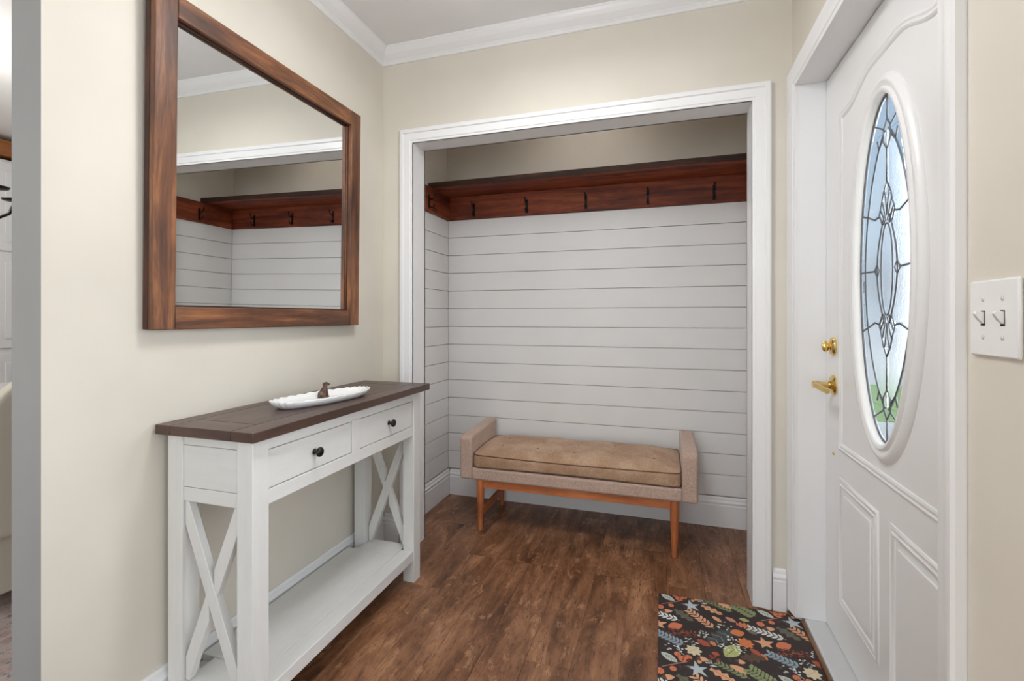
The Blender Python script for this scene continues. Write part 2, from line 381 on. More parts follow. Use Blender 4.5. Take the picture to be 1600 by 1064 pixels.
# casing of the wide opening (profile: a from the inner edge outwards, b off the wall)
KP = [(0.0, 0), (0.0, 0.009), (0.004, 0.011), (0.010, 0.011), (0.013, 0.014), (0.030, 0.016), (0.044, 0.017), (0.048, 0.022), (0.062, 0.022), (0.068, 0.018), (0.070, 0)]
def casing(prof, pts, nrm, name, label):
    o = MB().sweep(prof, pts, nrm).build(name, M_trim); return struct(smooth_angle(o, 0.5), label)
casing([(-a, b) for a, b in KP], [(OX1, YB, 0.004), (OX1, YB, OZ), (OX0, YB, OZ), (OX0, YB, 0.004)], (0, -1, 0), 'trim_2', 'white moulded casing around the wide alcove opening')
casing([(a, b) for a, b in KP], [(OX1, 2.255, 0.004), (OX1, 2.255, OZ), (OX0, 2.255, OZ), (OX0, 2.255, 0.004)], (0, 1, 0), 'trim_3', 'white casing on the alcove side of the opening')
jm = MB().box(OX0-0.015, OX0, YB-0.008, 2.263, 0, OZ+0.015).box(OX1, OX1+0.015, YB-0.008, 2.263, 0, OZ+0.015).box(OX0, OX1, YB-0.008, 2.263, OZ, OZ+0.015)
struct(jm.build('trim_4', M_trim), 'white jamb boards lining the alcove opening')

# casing and jambs of the entry door
DK = [(0, 0), (0, 0.008), (0.004, 0.010), (0.012, 0.010), (0.016, 0.013), (0.040, 0.016), (0.050, 0.021), (0.066, 0.021), (0.0715, 0.016), (0.0715, 0)]
casing(DK, [(XR, DY1, 0.02), (XR, DY1, DZ), (XR, DY0, DZ), (XR, DY0, 0.005)], (-1, 0, 0), 'trim_5', 'white casing around the entry door')
dj = MB().box(XR-0.002, 0.66, DY1, DY1+0.02, 0.02, DZ+0.015).box(XR-0.002, 0.66, DY0-0.02, DY0, 0.02, DZ+0.015).box(XR-0.002, 0.66, DY0, DY1, DZ, DZ+0.015)
dj.box(DX+0.047, 0.66, DY1-0.012, DY1, 0.02, DZ).box(DX+0.047, 0.66, DY0, DY0+0.012, 0.02, DZ).box(DX+0.047, 0.66, DY0, DY1, DZ-0.012, DZ)
struct(dj.build('trim_6', M_trim, bev=0.0015, seg=1), 'white jambs of the entry door')
struct(MB().prism([(0.518, 0), (0.522, 0.017), (0.532, 0.020), (0.68, 0.020), (0.68, 0)], 1, DY0-0.02, DY1+0.019).build('trim_7', M_alu), 'pale threshold plate under the entry door')
struct(MB().prism([(0.509, 0), (0.509, 0.010), (0.513, 0.015), (0.5175, 0.015), (0.5175, 0)], 1, DY0-0.02, DY1-0.002).build('trim_8', M_brown), 'thin brown strip along the door threshold')

# ------------------------------------------------------------------ entry door
DC = (DX, 1.573, 1.305)      # centre of the oval, on the inside face
door = thing('door_1', (DX, 1.573, 0.024), 'white panelled entry door with an oval leaded glass', None, kind='structure')
def dloc(o): o.parent = door; return o
def DB(): return MB()
DO = (DX, 1.573, 0.024)
a_g, b_g = 0.180, 0.487      # visible glass half axes
def ell(a, b, t): return (DC[1]+a*math.cos(t), DC[2]+b*math.sin(t))
ya, yb, za, zb = DY0+0.003, DY1-0.003, 0.024, DZ-0.004
ha, hb = 0.190, 0.497
angs = sorted(set([2*PI*k/64 for k in range(64)]+[math.atan2(z-DC[2], y-DC[1]) % (2*PI) for y in (ya, yb) for z in (za, zb)]))
ring_i = [ell(ha, hb, t) for t in angs]
def rect_hit(t):
    c, s = math.cos(t), math.sin(t); k = 1e9
    if abs(c) > 1e-9: k = min(k, ((yb if c > 0 else ya)-DC[1])/c)
    if abs(s) > 1e-9: k = min(k, ((zb if s > 0 else za)-DC[2])/s)
    return (DC[1]+k*c, DC[2]+k*s)
# the slab fan uses matching directions: elliptical parameter vs. true direction
angs2 = [math.atan2(p[1]-DC[2], p[0]-DC[1]) for p in ring_i]
corner = [math.atan2(z-DC[2], y-DC[1]) for y in (ya, yb) for z in (za, zb)]
dirs = sorted(set([round(t % (2*PI), 6) for t in angs2+corner]))
def ell_dir(a, b, t):
    c, s = math.cos(t), math.sin(t); k = 1/math.sqrt((c/a)**2+(s/b)**2); return (DC[1]+k*c, DC[2]+k*s)
rin = [ell_dir(ha, hb, t) for t in dirs]; rout = [rect_hit(t) for t in dirs]; n = len(dirs)
sb = MB(); vs = [(DX, *p) for p in rout]+[(DX, *p) for p in rin]+[(DX+0.045, *ell_dir(ha+0.11, hb+0.07, t)) for t in dirs]+[(DX+0.045, *p) for p in rout]
fs = []
for k in range(4): fs += [(k*n+i, k*n+(i+1) % n, ((k+1) % 4)*n+(i+1) % n, ((k+1) % 4)*n+i) for i in range(n)]
sb.add(vs, fs).build('slab', M_door, door, off=DO)
# moulded oval surround, inside and outside faces
RPf = [(0, -0.006), (0.0, 0.012), (0.006, 0.018), (0.013, 0.018), (0.018, 0.011), (0.024, 0.011), (0.030, 0.016), (0.040, 0.015), (0.050, 0.006), (0.054, 0.0), (0.054, -0.006)]
N_E = 96
def oval_ring(prof, sgn, x0):
    vs = []; fs = []; m = len(prof)
    for i in range(N_E):
        t = 2*PI*i/N_E
        for a, h in prof: vs.append((x0-sgn*h, *ell(a_g+a, b_g+a, t)))
    for i in range(N_E): fs += [(i*m+j, i*m+(j+1) % m, ((i+1) % N_E)*m+(j+1) % m, ((i+1) % N_E)*m+j) for j in range(m)]
    return MB().add(vs, fs)
smooth_angle(oval_ring(RPf, 1, DX).build('oval_surround', M_door, door, off=DO), 0.9)
# panel mouldings
EP = [(-0.015, 0), (-0.012, 0.005), (-0.006, 0.007), (-0.002, 0.003), (0.002, 0.003), (0.006, 0.006), (0.012, 0.004), (0.015, 0)]
def moulding(pts, name='panel_moulding'):
    o = MB().sweep([(a, b-0.0004) for a, b in EP], [(DX, *p) for p in pts], (-1, 0, 0), closed=True).build(name, M_door, door, off=DO); return smooth_angle(o, 0.8)
sw = 0.337; up = [(DC[1]+sw, 0.722), (DC[1]+sw, 1.868)]
for k in range(1, 24):
    u = 1-2*k/24; w = max(0, 1-abs(u)/0.82); zz = 1.868+0.055*(0.5-0.5*math.cos(PI*min(1, w*1.45)))
    up.append((DC[1]+sw*u, zz))
up += [(DC[1]-sw, 1.868), (DC[1]-sw, 0.722)]
moulding(up)
for c in (1, -1):
    y0, y1 = sorted((DC[1]+c*0.05, DC[1]+c*sw)); moulding([(y0, 0.19), (y1, 0.19), (y1, 0.60), (y0, 0.60)])
    MB().box(DX-0.005, DX+0.001, y0+0.035, y1-0.035, 0.225, 0.565).build('raised_panel', M_door, door, bev=0.0045, seg=2, off=DO)
# leaded glass: panes
GX = DX+0.006
def pane(poly, m, th=0.004):
    MB().prism(poly, 0, GX-th/2, GX+th/2).build('pane', m, door, off=DO)
def P(s, t): return (DC[1]+s, DC[2]+t)
def ves(t, w=0.132, h=0.385):            # half width of the inner lancet at height t
    return w*max(0.0, 1-(abs(t)/h)**2.0)**0.75+0.012
def eo(t): return (a_g+0.006)*math.sqrt(max(0, 1-(t/(b_g+0.006))**2))
sp = [-0.385, -0.15, 0.0, 0.15, 0.385]
for c in (1, -1):
    for t0, t1 in zip(sp[:-1], sp[1:]):
        ts = [t0+(t1-t0)*k/10 for k in range(11)]
        pane([P(c*eo(t), t) for t in ts]+[P(c*ves(t), t) for t in reversed(ts)], M_gbord)
        pane([P(c*ves(t), t) for t in ts]+[P(c*surr, t) for t, surr in [(t, (0.062*math.cos(PI*t/0.36) if abs(t) < 0.15 else 0.004+0.045*max(0, 1-(abs(t)-0.15)/0.09))) for t in reversed(ts)]], M_gfield)
for c in (1, -1):                        # end pieces above and below the lancet
    ts = [0.385+0.106*k/6 for k in range(7)]
    pane([P(eo(t), c*t) for t in ts]+[P(-eo(t), c*t) for t in reversed(ts)], M_gbord)
ce = [P(0.036*math.cos(2*PI*k/40), 0.128*math.sin(2*PI*k/40)) for k in range(40)]
pane(ce, M_gcent)
for c in (1, -1):                        # crescents around the central oval
    ts = [-0.15+0.3*k/16 for k in range(17)]
    inner = [(0.036*math.sqrt(1-(t/0.128)**2) if abs(t) < 0.128 else 0.0) for t in ts]
    pane([P(c*0.062*math.cos(PI*t/0.36), t) for t in ts]+[P(c*i, t) for t, i in reversed(list(zip(ts, inner)))], M_gcent)
    top = [(0.0, 0.24), (0.045, 0.16), (0.016, 0.15), (0, 0.135)]
    pane([P(s, c*t) for s, t in [(-0.045, 0.16)]+top+[(-0.016, 0.15)]], M_gcent)
# lead came: every strip of the pattern, joined (too thin to pick apart)
cm = MB(); cx = GX
def came(pts, r=0.0032): cm.tube([(cx, *P(*p)) for p in pts], r, 6)
for c in (1, -1):
    came([(c*ves(-0.39+0.78*k/40), -0.39+0.78*k/40) for k in range(41)])
    came([(c*0.062*math.cos(PI*t/0.36), t) for t in [-0.15+0.3*k/16 for k in range(17)]])
    came([(c*0.078, 0), (c*eo(0), 0.004)])
    came([(c*0.078, 0), (c*0.062, 0.018), (c*0.046, 0), (c*0.062, -0.018), (c*0.078, 0)], 0.0028)
    for d in (1, -1):
        came([(c*0.046, d*0.155), (c*0.075, d*0.15), (c*0.12, d*0.165), (c*eo(0.175), d*0.18)])
        came([(0, d*0.245), (c*0.022, d*0.215), (c*0.034, d*0.185), (c*0.048, d*0.158), (c*0.03, d*0.13), (c*0.014, d*0.128)], 0.0028)
        came([(c*0.03, d*0.195), (c*0.018, d*0.17), (c*0.004, d*0.135)], 0.0026); came([(c*0.042, d*0.172), (c*0.028, d*0.155), (c*0.012, d*0.13)], 0.0026)
        came([(c*0.016, d*0.222), (c*0.006, d*0.19), (0, d*0.15)], 0.0026)
        came([(0, d*0.335), (c*0.022, d*0.36), (c*0.02, d*0.395), (0, d*0.42)], 0.0028)
        came([(c*0.02, d*0.372), (c*0.05, d*0.345), (c*0.062, d*0.375)], 0.0026); came([(c*0.02, d*0.395), (c*0.05, d*0.41), (c*eo(0.43), d*0.43)], 0.0026)
for d in (1, -1):
    came([(0, d*0.245), (0, d*0.335)]); came([(0, d*0.42), (0, d*0.485)], 0.0028)
cm.tube([(cx, *p) for p in [(DC[1]+0.036*math.cos(2*PI*k/40), DC[2]+0.128*math.sin(2*PI*k/40)) for k in range(40)]], 0.003, 6, closed=True)
cm.tube([(cx, *ell(a_g-0.002, b_g-0.002, 2*PI*k/72)) for k in range(72)], 0.004, 6, closed=True)
cmo = cm.build('lead_came', M_came, door, smooth=True, off=DO); cmo['label'] = 'grey lead strips of the oval glass'
# hardware
hz, hy = 0.926, 1.982
rose = [(0.036, 0), (0.036, 0.004), (0.031, 0.009), (0.020, 0.012), (0.016, 0.016), (0.012, 0.02)]
lev = MB().lathe(rose, (DX, hy, hz), (-1, 0, 0), 28).build('lever_handle', M_brass, door, smooth=False, off=DO); smooth_angle(lev, 0.6); lev['label'] = 'polished brass lever handle'
lv = MB().lathe([(0.011, 0.018), (0.011, 0.046), (0.014, 0.05), (0.014, 0.064), (0.010, 0.068)], (DX, hy, hz), (-1, 0, 0), 20)
lv.tube([(DX-0.057, hy+0.004, hz), (DX-0.060, hy-0.03, hz-0.001), (DX-0.058, hy-0.07, hz-0.004), (DX-0.050, hy-0.105, hz-0.010)], [0.013, 0.011, 0.0095, 0.008], 12)
smooth_angle(lv.build('lever', M_brass, lev, off=DO), 0.8)
dbz = 1.066
db = MB().lathe([(0.033, 0), (0.033, 0.005), (0.029, 0.010), (0.022, 0.013), (0.019, 0.014)], (DX, hy, dbz), (-1, 0, 0), 28).build('deadbolt', M_brass, door, off=DO); smooth_angle(db, 0.6); db['label'] = 'polished brass deadbolt with thumb turn'
tt = MB().lathe([(0.009, 0.012), (0.008, 0.018)], (DX, hy, dbz), (-1, 0, 0), 16); tt.sphere((DX-0.026, hy, dbz), (0.013, 0.0065, 0.020), 16, 10)
smooth_angle(tt.build('thumb_turn', M_brass, db, off=DO), 0.8)
MB().lathe([(0.006, 0), (0.005, 0.003), (0.002, 0.005)], (DX, hy, 0.68), (-1, 0, 0), 12).build('door_screw', M_brass, door, smooth=True, off=DO)

# ------------------------------------------------------------------ console table
tb = thing('console_table', (-1.19, 1.47, 0), 'distressed white console table with dark wood top, two drawers and crossed side braces', 'table')
TO = (-1.19, 1.47, 0)
def tp(b, name, m, par=None, bev=0.002, **k): return b.build(name, m, par or tb, bev=bev, off=TO, **k)
TX0, TX1, TY0, TY1 = -1.366, -1.015, 0.975, 1.966
ttop = tp(MB().box(TX0+0.004, TX1-0.004, TY0+0.004, TY1-0.004, 0.840, 0.852), 'table_top', W_top[1], bev=0)
ttop['label'] = 'dark brown plank table top'
gp = 0.0008
def tboard(x0, x1, y0, y1, ax): tp(MB().box(x0+gp, x1-gp, y0+gp, y1-gp, 0.8405, 0.868), 'board', W_top[ax], ttop, bev=0.0016)
tboard(TX0, TX0+0.055, TY0, TY1, 1); tboard(TX1-0.076, TX1, TY0, TY1, 1)
tboard(TX0+0.055, TX1-0.076, TY0, TY0+0.088, 0); tboard(TX0+0.055, TX1-0.076, TY1-0.088, TY1, 0)
tboard(TX0+0.055, TX1-0.076, TY0+0.088, TY1-0.088, 1)
LF, LB = (-1.096, -1.041), (-1.350, -1.295); LN, LR = (1.000, 1.055), (1.865, 1.920)
for xs in (LF, LB):
    for ys in (LN, LR): tp(MB().box(*xs, *ys, 0, 0.8395), 'leg', W_white[2])
# aprons / drawer frame
tp(MB().box(-1.075, -1.045, 1.055, 1.865, 0.803, 0.8395), 'front_rail', W_white[1], bev=0.001)
tp(MB().box(-1.075, -1.045, 1.055, 1.865, 0.650, 0.691), 'front_rail', W_white[1], bev=0.001)
tp(MB().box(-1.075, -1.045, 1.431, 1.479, 0.691, 0.803), 'divider', W_white[2], bev=0.001)
tp(MB().box(-1.335, -1.310, 1.055, 1.865, 0.650, 0.8395), 'back_rail', W_white[1], bev=0.001)
for (y0, y1, s) in ((1.006, 1.030, -1), (1.890, 1.914, 1)):
    tp(MB().box(LB[1], LF[0], y0, y1, 0.8095, 0.8395), 'side_rail', W_white[0], bev=0.0015)
    tp(MB().box(LB[1], LF[0], y0, y1, 0.691, 0.8083), 'side_panel', W_white[0], bev=0.0015)
    tp(MB().box(LB[1], LF[0], y0, y1, 0.650, 0.6898), 'side_rail', W_white[0], bev=0.0015)
    # crossed braces, the second one cut in two around the first
    ym = (y0+y1)/2; A, B = (LB[1]+0.004, ym, 0.632), (LF[0]-0.004, ym, 0.157); C_, D_ = (LF[0]-0.004, ym, 0.632), (LB[1]+0.004, ym, 0.157)
    if s > 0: A, B, C_, D_ = C_, D_, A, B
    def brace(p, q, w=0.036, t=0.022):
        # ends cut vertically along the legs
        hw = w/2*math.hypot(q[0]-p[0], q[2]-p[2])/abs(q[0]-p[0])
        lo, hi = 0.142, 0.649
        def zc(z): return min(hi, max(lo, z))
        poly = []
        for e, sg in ((p, 1), (q, 1), (q, -1), (p, -1)): poly.append((e[0], e[2]+sg*hw))
        # clip to the frame height
        out = []
        m_ = len(poly)
        def clip(poly, val, keep_below):
            res = []
            for i in range(len(poly)):
                a, b = poly[i], poly[(i+1) % len(poly)]
                ina = (a[1] <= val) if keep_below else (a[1] >= val); inb = (b[1] <= val) if keep_below else (b[1] >= val)
                if ina: res.append(a)
                if ina != inb:
                    k = (val-a[1])/(b[1]-a[1]); res.append((a[0]+k*(b[0]-a[0]), val))
            return res
        poly = clip(clip(poly, hi, True), lo, False)
        tp(MB().prism(poly, 1, ym-t/2, ym+t/2), 'brace', W_white[2], bev=0.0015)
    brace(A, B)
    mid = ((A[0]+B[0])/2, ym, (A[2]+B[2])/2); d = Vector((D_[0]-C_[0], 0, D_[2]-C_[2])).normalized()
    p1 = (mid[0]-d.x*0.026, ym, mid[2]-d.z*0.026); p2 = (mid[0]+d.x*0.026, ym, mid[2]+d.z*0.026)
    brace(C_, p1, t=0.020); brace(p2, D_, t=0.020)
# lower shelf: framed boards
sh = tp(MB().box(LB[0]+0.01, LF[1]-0.012, LN[0]+0.006, LR[1]-0.006, 0.098, 0.120), 'lower_shelf', W_white[1], bev=0)
tp(MB().box(-1.105, LF[1]-0.004, LN[1], LR[0], 0.0965, 0.139), 'board', W_white[1], sh, bev=0.002)
tp(MB().box(LB[0]+0.004, -1.1064, LN[1]+0.05, LR[0]-0.05, 0.119, 0.139), 'board', W_white[1], sh, bev=0.0015)
for y0, y1 in ((LN[0]+0.004, LN[1]+0.0486), (LR[0]-0.0486, LR[1]-0.004)):
    tp(MB().box(LB[1], -1.1064, y0, y1, 0.119, 0.139), 'board', W_white[0], sh, bev=0.0015)
# drawers with knobs
for y0, y1 in ((1.057, 1.429), (1.481, 1.863)):
    dr = tp(MB().box(-1.064, -1.047, y0+0.0006, y1-0.0006, 0.6935, 0.8003), 'drawer', W_white[1], bev=0.0015)
    tp(MB().box(-1.29, -1.0652, y0-0.001, y1+0.001, 0.6915, 0.8025), 'drawer_box', M_gap, dr, bev=0)
    yc = (y0+y1)/2
    kn = MB().lathe([(0.0095, 0), (0.008, 0.003), (0.0055, 0.006), (0.005, 0.012), (0.008, 0.015), (0.0145, 0.018), (0.0155, 0.022), (0.0135, 0.026), (0.008, 0.0285), (0.002, 0.029)], (-1.047, yc, 0.747), (1, 0, 0), 24)
    k = kn.build('knob', M_bronze, dr, smooth=True, off=TO); k['label'] = 'dark bronze round knob'

# ------------------------------------------------------------------ wall mirror (leans very slightly off the wall)
MY0, MY1, MZ0, MZ1 = 0.9455, 1.876, 1.136, 2.098
mr = thing('wall_mirror', (XL+0.001, (MY0+MY1)/2, MZ0), 'large wall mirror in a dark walnut frame above the console table', 'mirror')
mr.rotation_euler = (0, 0.0128, 0)
def mp(b, name, m, bev=0.003, par=None): return b.build(name, m, par or mr, bev=bev)
hw, hh, fw = (MY1-MY0)/2, MZ1-MZ0, 0.0655
for sy in (-1, 1):
    y0, y1 = sorted((sy*hw, sy*(hw-fw))); mp(MB().box(0.020, 0.0395, y0, y1, 0, hh), 'frame_stile', W_mir[2])
    y0, y1 = sorted((sy*hw, sy*(hw-0.035))); mp(MB().box(0.001, 0.019, y0, y1, 0.001, hh-0.001), 'frame_back', W_edge[2], 0.002)
for z0 in (0, hh-fw):
    mp(MB().box(0.020, 0.0388, -hw+fw+0.0006, hw-fw-0.0006, z0, z0+fw), 'frame_rail', W_mir[1])
for z0 in (0.001, hh-0.036): mp(MB().box(0.001, 0.019, -hw+0.036, hw-0.036, z0, z0+0.035), 'frame_back', W_edge[1], 0.002)
mp(MB().box(0.010, 0.0135, -hw+0.037, hw-0.037, 0.037, hh-0.037), 'mirror_glass', M_mirror, 0)
for y0, y1, z0, z1 in ((-hw+fw-0.006, -hw+fw+0.006, fw, hh-fw), (hw-fw-0.006, hw-fw+0.006, fw, hh-fw)):
    mp(MB().box(0.0145, 0.0195, y0, y1, z0, z1), 'inner_lip', W_mir[2], 0.001)
for z0 in (fw-0.006, hh-fw-0.006): mp(MB().box(0.0145, 0.0195, -hw+fw-0.006, hw-fw+0.006, z0, z0+0.012), 'inner_lip', W_edge[1], 0.001)

# ------------------------------------------------------------------ coat rack: rails, shelf, hooks
ck = thing('coat_rack', (-0.42, YA, 1.815), 'red-brown stained pine coat rail with shelf and black hooks in the alcove', 'coat rack')
CO = (-0.42, YA, 1.815)
def cp(b, name, m, par=None, bev=0.002, **k): return b.build(name, m, par or ck, bev=bev, off=CO, **k)
RZ0, RZ1 = 1.815, 1.964
RT = 0.032
cp(MB().box(XL+RT+.001, XA-RT-.001, YA-RT, YA-0.0005, RZ0, RZ1-0.0005), 'back_rail', W_shelf[0])
cp(MB().box(XL+.0005, XL+RT, 2.285, YA-0.0005, RZ0, RZ1-0.0005), 'side_rail', W_shelf[1])
cp(MB().box(XA-RT, XA-.0005, 2.285, YA-0.0005, RZ0, RZ1-0.0005), 'side_rail', W_shelf[1])
sf = cp(MB().box(XL+0.004, XA-0.004, 2.634, YA-0.001, RZ1, RZ1+0.033), 'shelf', W_shelf[0])
cp(MB().box(XL+0.004, XA-0.004, 2.629, 2.6345, RZ1+0.002, RZ1+0.0335), 'bark_edge', W_edge[0], sf, bev=0.0015)
hk = MB()  # hook facing -Y, origin at plate centre on the rail face
hk.add([(x, y, z) for x, y, z in []], [])
hk.box(-0.0075, 0.0075, -0.003, 0, -0.040, 0.045)
hk.tube([(0, -0.002, 0.020), (0, -0.018, 0.016), (0, -0.034, 0.022), (0, -0.042, 0.040), (0, -0.044, 0.050)], [0.0042, 0.004, 0.004, 0.0042, 0.0055], 8)
hk.tube([(0, -0.002, -0.020), (0, -0.014, -0.032), (0, -0.026, -0.034), (0, -0.033, -0.024), (0, -0.034, -0.014)], [0.0042, 0.004, 0.004, 0.0042, 0.005], 8)
h0 = hk.build('hook', M_iron, ck, smooth=False); smooth_angle(h0, 0.7)
spots = [(-1.168, YA-RT, 0), (-0.810, YA-RT, 0), (-0.438, YA-RT, 0), (-0.078, YA-RT, 0), (0.279, YA-RT, 0), (XL+RT, 2.586, PI/2), (XA-RT, 2.60, -PI/2)]
for i, (x, y, rz) in enumerate(spots):
    h = h0 if i == 0 else h0.copy()
    if i: COL.objects.link(h)
    h.parent = ck; h.location = (x-CO[0], y-CO[1], 1.868-CO[2]); h.rotation_euler = (0, 0, rz)

# ------------------------------------------------------------------ bench
bn = thing('bench', (-0.45, 2.63, 0), 'brown tweed upholstered bench with low arms and tapered teak legs', 'bench')
BO = (-0.45, 2.63, 0)
def bp_(b, name, m, par=None, bev=0.0, **k): return b.build(name, m, par or bn, bev=bev, off=BO, **k)
BX0, BX1, BY0, BY1 = -1.068, 0.167, 2.420, 2.848
bp_(MB().box(BX0+0.068, BX1-0.072, BY0+0.002, BY1-0.002, 0.278, 0.345), 'seat_base', M_tweed, bev=0.012, seg=3)
for x0, x1 in ((BX0, BX0+0.070), (BX1-0.074, BX1)):
    prof = [(BY0, 0.278), (BY0-0.002, 0.505), (BY0+0.012, 0.515), (BY0+0.06, 0.521), (BY1-0.03, 0.537), (BY1, 0.535), (BY1, 0.278)]
    a = bp_(MB().prism(prof, 0, x0, x1), 'arm', M_tweed, bev=0.013, seg=4)
# cushion
cx0, cx1, cy0, cy1 = -0.996, 0.091, 2.428, 2.838
NX, NY = 64, 24
btn = [(0.12+0.19*i, v) for i in range(5) for v in (0.34, 0.68)]
def cz(u, v):
    e = (1-abs(2*u-1)**6)*(1-abs(2*v-1)**5)
    z = 0.414+0.036*e+0.006*math.sin(u*9+1)*math.sin(v*PI)+0.003*math.sin(u*23)*e
    z += 0.010*math.sin(v*PI/2)
    for bu, bv in btn:
        dd = ((u-bu)*1.087)**2+((v-bv)*0.41)**2; z -= 0.011*math.exp(-dd/(2*0.018**2))+0.004*math.exp(-dd/(2*0.05**2))
    if v < 0.1: z -= 0.006*math.sin(u*PI*1.0)*(1-v/0.1)
    return z
def cxy(u, v):
    # rounded corners
    x = cx0+(cx1-cx0)*u; y = cy0+(cy1-cy0)*v; r = 0.03
    ex, ey = min(x-cx0, cx1-x), min(y-cy0, cy1-y)
    if ex < r and ey < r:
        k = (r-ex)*(r-ey)/(r*r)*0.3*r
        x += k if x < (cx0+cx1)/2 else -k; y += k if y < (cy0+cy1)/2 else -k
    return x, y
vs = []; fs = []
for j in range(NY+1):
    for i in range(NX+1):
        u, v = i/NX, j/NY; x, y = cxy(u, v); vs.append((x, y, cz(u, v)))
idx = lambda i, j: j*(NX+1)+i
for j in range(NY):
    for i in range(NX): fs.append((idx(i, j), idx(i+1, j), idx(i+1, j+1), idx(i, j+1)))
per = [(i, 0) for i in range(NX)]+[(NX, j) for j in range(NY)]+[(i, NY) for i in range(NX, 0, -1)]+[(0, j) for j in range(NY, 0, -1)]
ptop = [vs[idx(i, j)] for i, j in per]; kper = len(per); ccx, ccy = (cx0+cx1)/2, (cy0+cy1)/2
def out(p, d): 
    s_ = 1+d/0.25
    ox = d if p[0] > cx1-0.01 else (-d if p[0] < cx0+0.01 else 0); oy = d if p[1] > cy1-0.01 else (-d if p[1] < cy0+0.01 else 0)
    return (p[0]+ox, p[1]+oy)
def zbot(p): return 0.3455+0.006*max(0, math.sin((p[0]-cx0)/(cx1-cx0)*PI))
o1 = len(vs); 
for lev_, d in ((0.7, 0.002), (0.35, 0.002), (0.0, -0.002)):
    for p in ptop:
        q = out(p, d); zb_ = zbot(p); vs.append((q[0], q[1], zb_+(p[2]-zb_)*lev_))
prev = [idx(i, j) for i, j in per]
for k in range(3):
    cur = [o1+k*kper+i for i in range(kper)]
    fs += [(prev[i], cur[i], cur[(i+1) % kper], prev[(i+1) % kper]) for i in range(kper)]; prev = cur
fs.append(tuple(reversed(prev)))
cu = bp_(MB().add(vs, fs), 'cushion', M_cush, smooth=False); smooth_angle(cu, 0.9); cu['label'] = 'worn tan tufted seat cushion'
bp_(MB().tube([(p[0], p[1], p[2]+0.001) for p in ptop], 0.0026, 8, closed=True), 'piping', M_pipe, cu, smooth=True)
bp_(MB().tube([(*out(p, 0.001), zbot(p)+0.003) for p in ptop], 0.0024, 8, closed=True), 'piping', M_pipe, cu, smooth=True)
for bu, bv in btn:
    x, y = cxy(bu, bv); bp_(MB().sphere((x, y, cz(bu, bv)), (0.008, 0.008, 0.003), 12, 6), 'button', M_pipe, cu, smooth=True)
# legs, aprons, side stretchers
for lx in (-0.955, 0.060):
    for ly in (2.448, 2.810):
        bp_(MB().lathe([(0.0115, 0), (0.0125, 0.002), (0.0215, 0.20), (0.0215, 0.279)], (lx, ly, 0), (0, 0, 1), 24), 'leg', W_leg[2], smooth=False); smooth_angle(bpy.context.scene.objects[-1] if False else bn.children[-1], 0.7)
    bp_(MB().box(lx-0.009, lx+0.009, 2.455, 2.803, 0.070, 0.112), 'stretcher', W_leg[1], bev=0.002)
    bp_(MB().box(lx-0.010, lx+0.010, 2.466, 2.792, 0.245, 0.279), 'apron', W_leg[1], bev=0.001)
for ly in (2.448, 2.810): bp_(MB().box(-0.935, 0.040, ly-0.010, ly+0.010, 0.236, 0.279), 'apron', W_leg[0], bev=0.0015)

# ------------------------------------------------------------------ serving tray and dog figurine
tr = MB(); TRc = (-1.163, 1.430, 0.868); NA = 120
def tray_r(t, a, b, sc):
    c, s = math.cos(t), math.sin(t); e = 2.35
    k = (abs(c)**e+abs(s)**e)**(-1/e); k *= 1+sc*math.cos(30*t); return a*k*c, b*k*s
rings = [(0.052, 0.155, 0, 0.0), (0.060, 0.175, 0, 0.0015), (0.072, 0.190, 0.010, 0.016), (0.079, 0.199, 0.022, 0.029), (0.078, 0.198, 0.022, 0.0315), (0.074, 0.194, 0.018, 0.0305), (0.066, 0.184, 0.010, 0.017), (0.054, 0.168, 0, 0.007), (0.030, 0.10, 0, 0.006), (0.002, 0.01, 0, 0.006)]
vs = []; fs = []
for a, b, sc, z in rings:
    for i in range(NA):
        t = 2*PI*i/NA; x, y = tray_r(t, a, b, sc); zz = z
        if sc >= 0.018: zz += 0.0022*math.cos(30*t)+0.003*abs(math.sin(t))**6
        vs.append((x, y, zz*0.82))
m = len(rings)
for k in range(m-1): fs += [(k*NA+i, k*NA+(i+1) % NA, (k+1)*NA+(i+1) % NA, (k+1)*NA+i) for i in range(NA)]
fs += [tuple(range(NA)), tuple((m-1)*NA+i for i in range(NA-1, -1, -1))]
to = tr.add(vs, fs).build('serving_tray', M_cer, smooth=True); to.location = TRc; to.rotation_euler = (0, 0, -0.2)
tag(to, 'white glazed oval tray with scalloped rim on the console table', 'tray')
dg = MB()
dg.sphere((0, -0.013, 0.013), (0.013, 0.012, 0.013)); dg.sphere((0.009, -0.008, 0.010), (0.006, 0.011, 0.010)); dg.sphere((-0.009, -0.008, 0.010), (0.006, 0.011, 0.010))
for k in range(8):
    t = k/7; dg.sphere((0, -0.010+0.014*t, 0.016+0.023*t), (0.0115-0.0035*t, 0.0115-0.004*t, 0.011-0.002*t))
dg.sphere((0, 0.006, 0.049), (0.0085, 0.0085, 0.008)); dg.sphere((0, 0.015, 0.0465), (0.0045, 0.007, 0.004)); dg.sphere((0, 0.0205, 0.0475), (0.002, 0.002, 0.002), 8, 6)
for s in (-1, 1):
    dg.sphere((s*0.0078, 0.002, 0.047), (0.0025, 0.005, 0.0075))
    dg.tube([(s*0.006, 0.004, 0.030), (s*0.006, 0.009, 0.015), (s*0.006, 0.010, 0.003)], [0.0048, 0.0036, 0.0034], 8); dg.sphere((s*0.006, 0.0125, 0.0028), (0.004, 0.0055, 0.0028)); dg.sphere((s*0.012, 0.002, 0.0028), (0.0035, 0.006, 0.0028))
dg.tube([(0, -0.022, 0.006), (0.008, -0.028, 0.003), (0.016, -0.026, 0.003)], [0.003, 0.003, 0.002], 8)
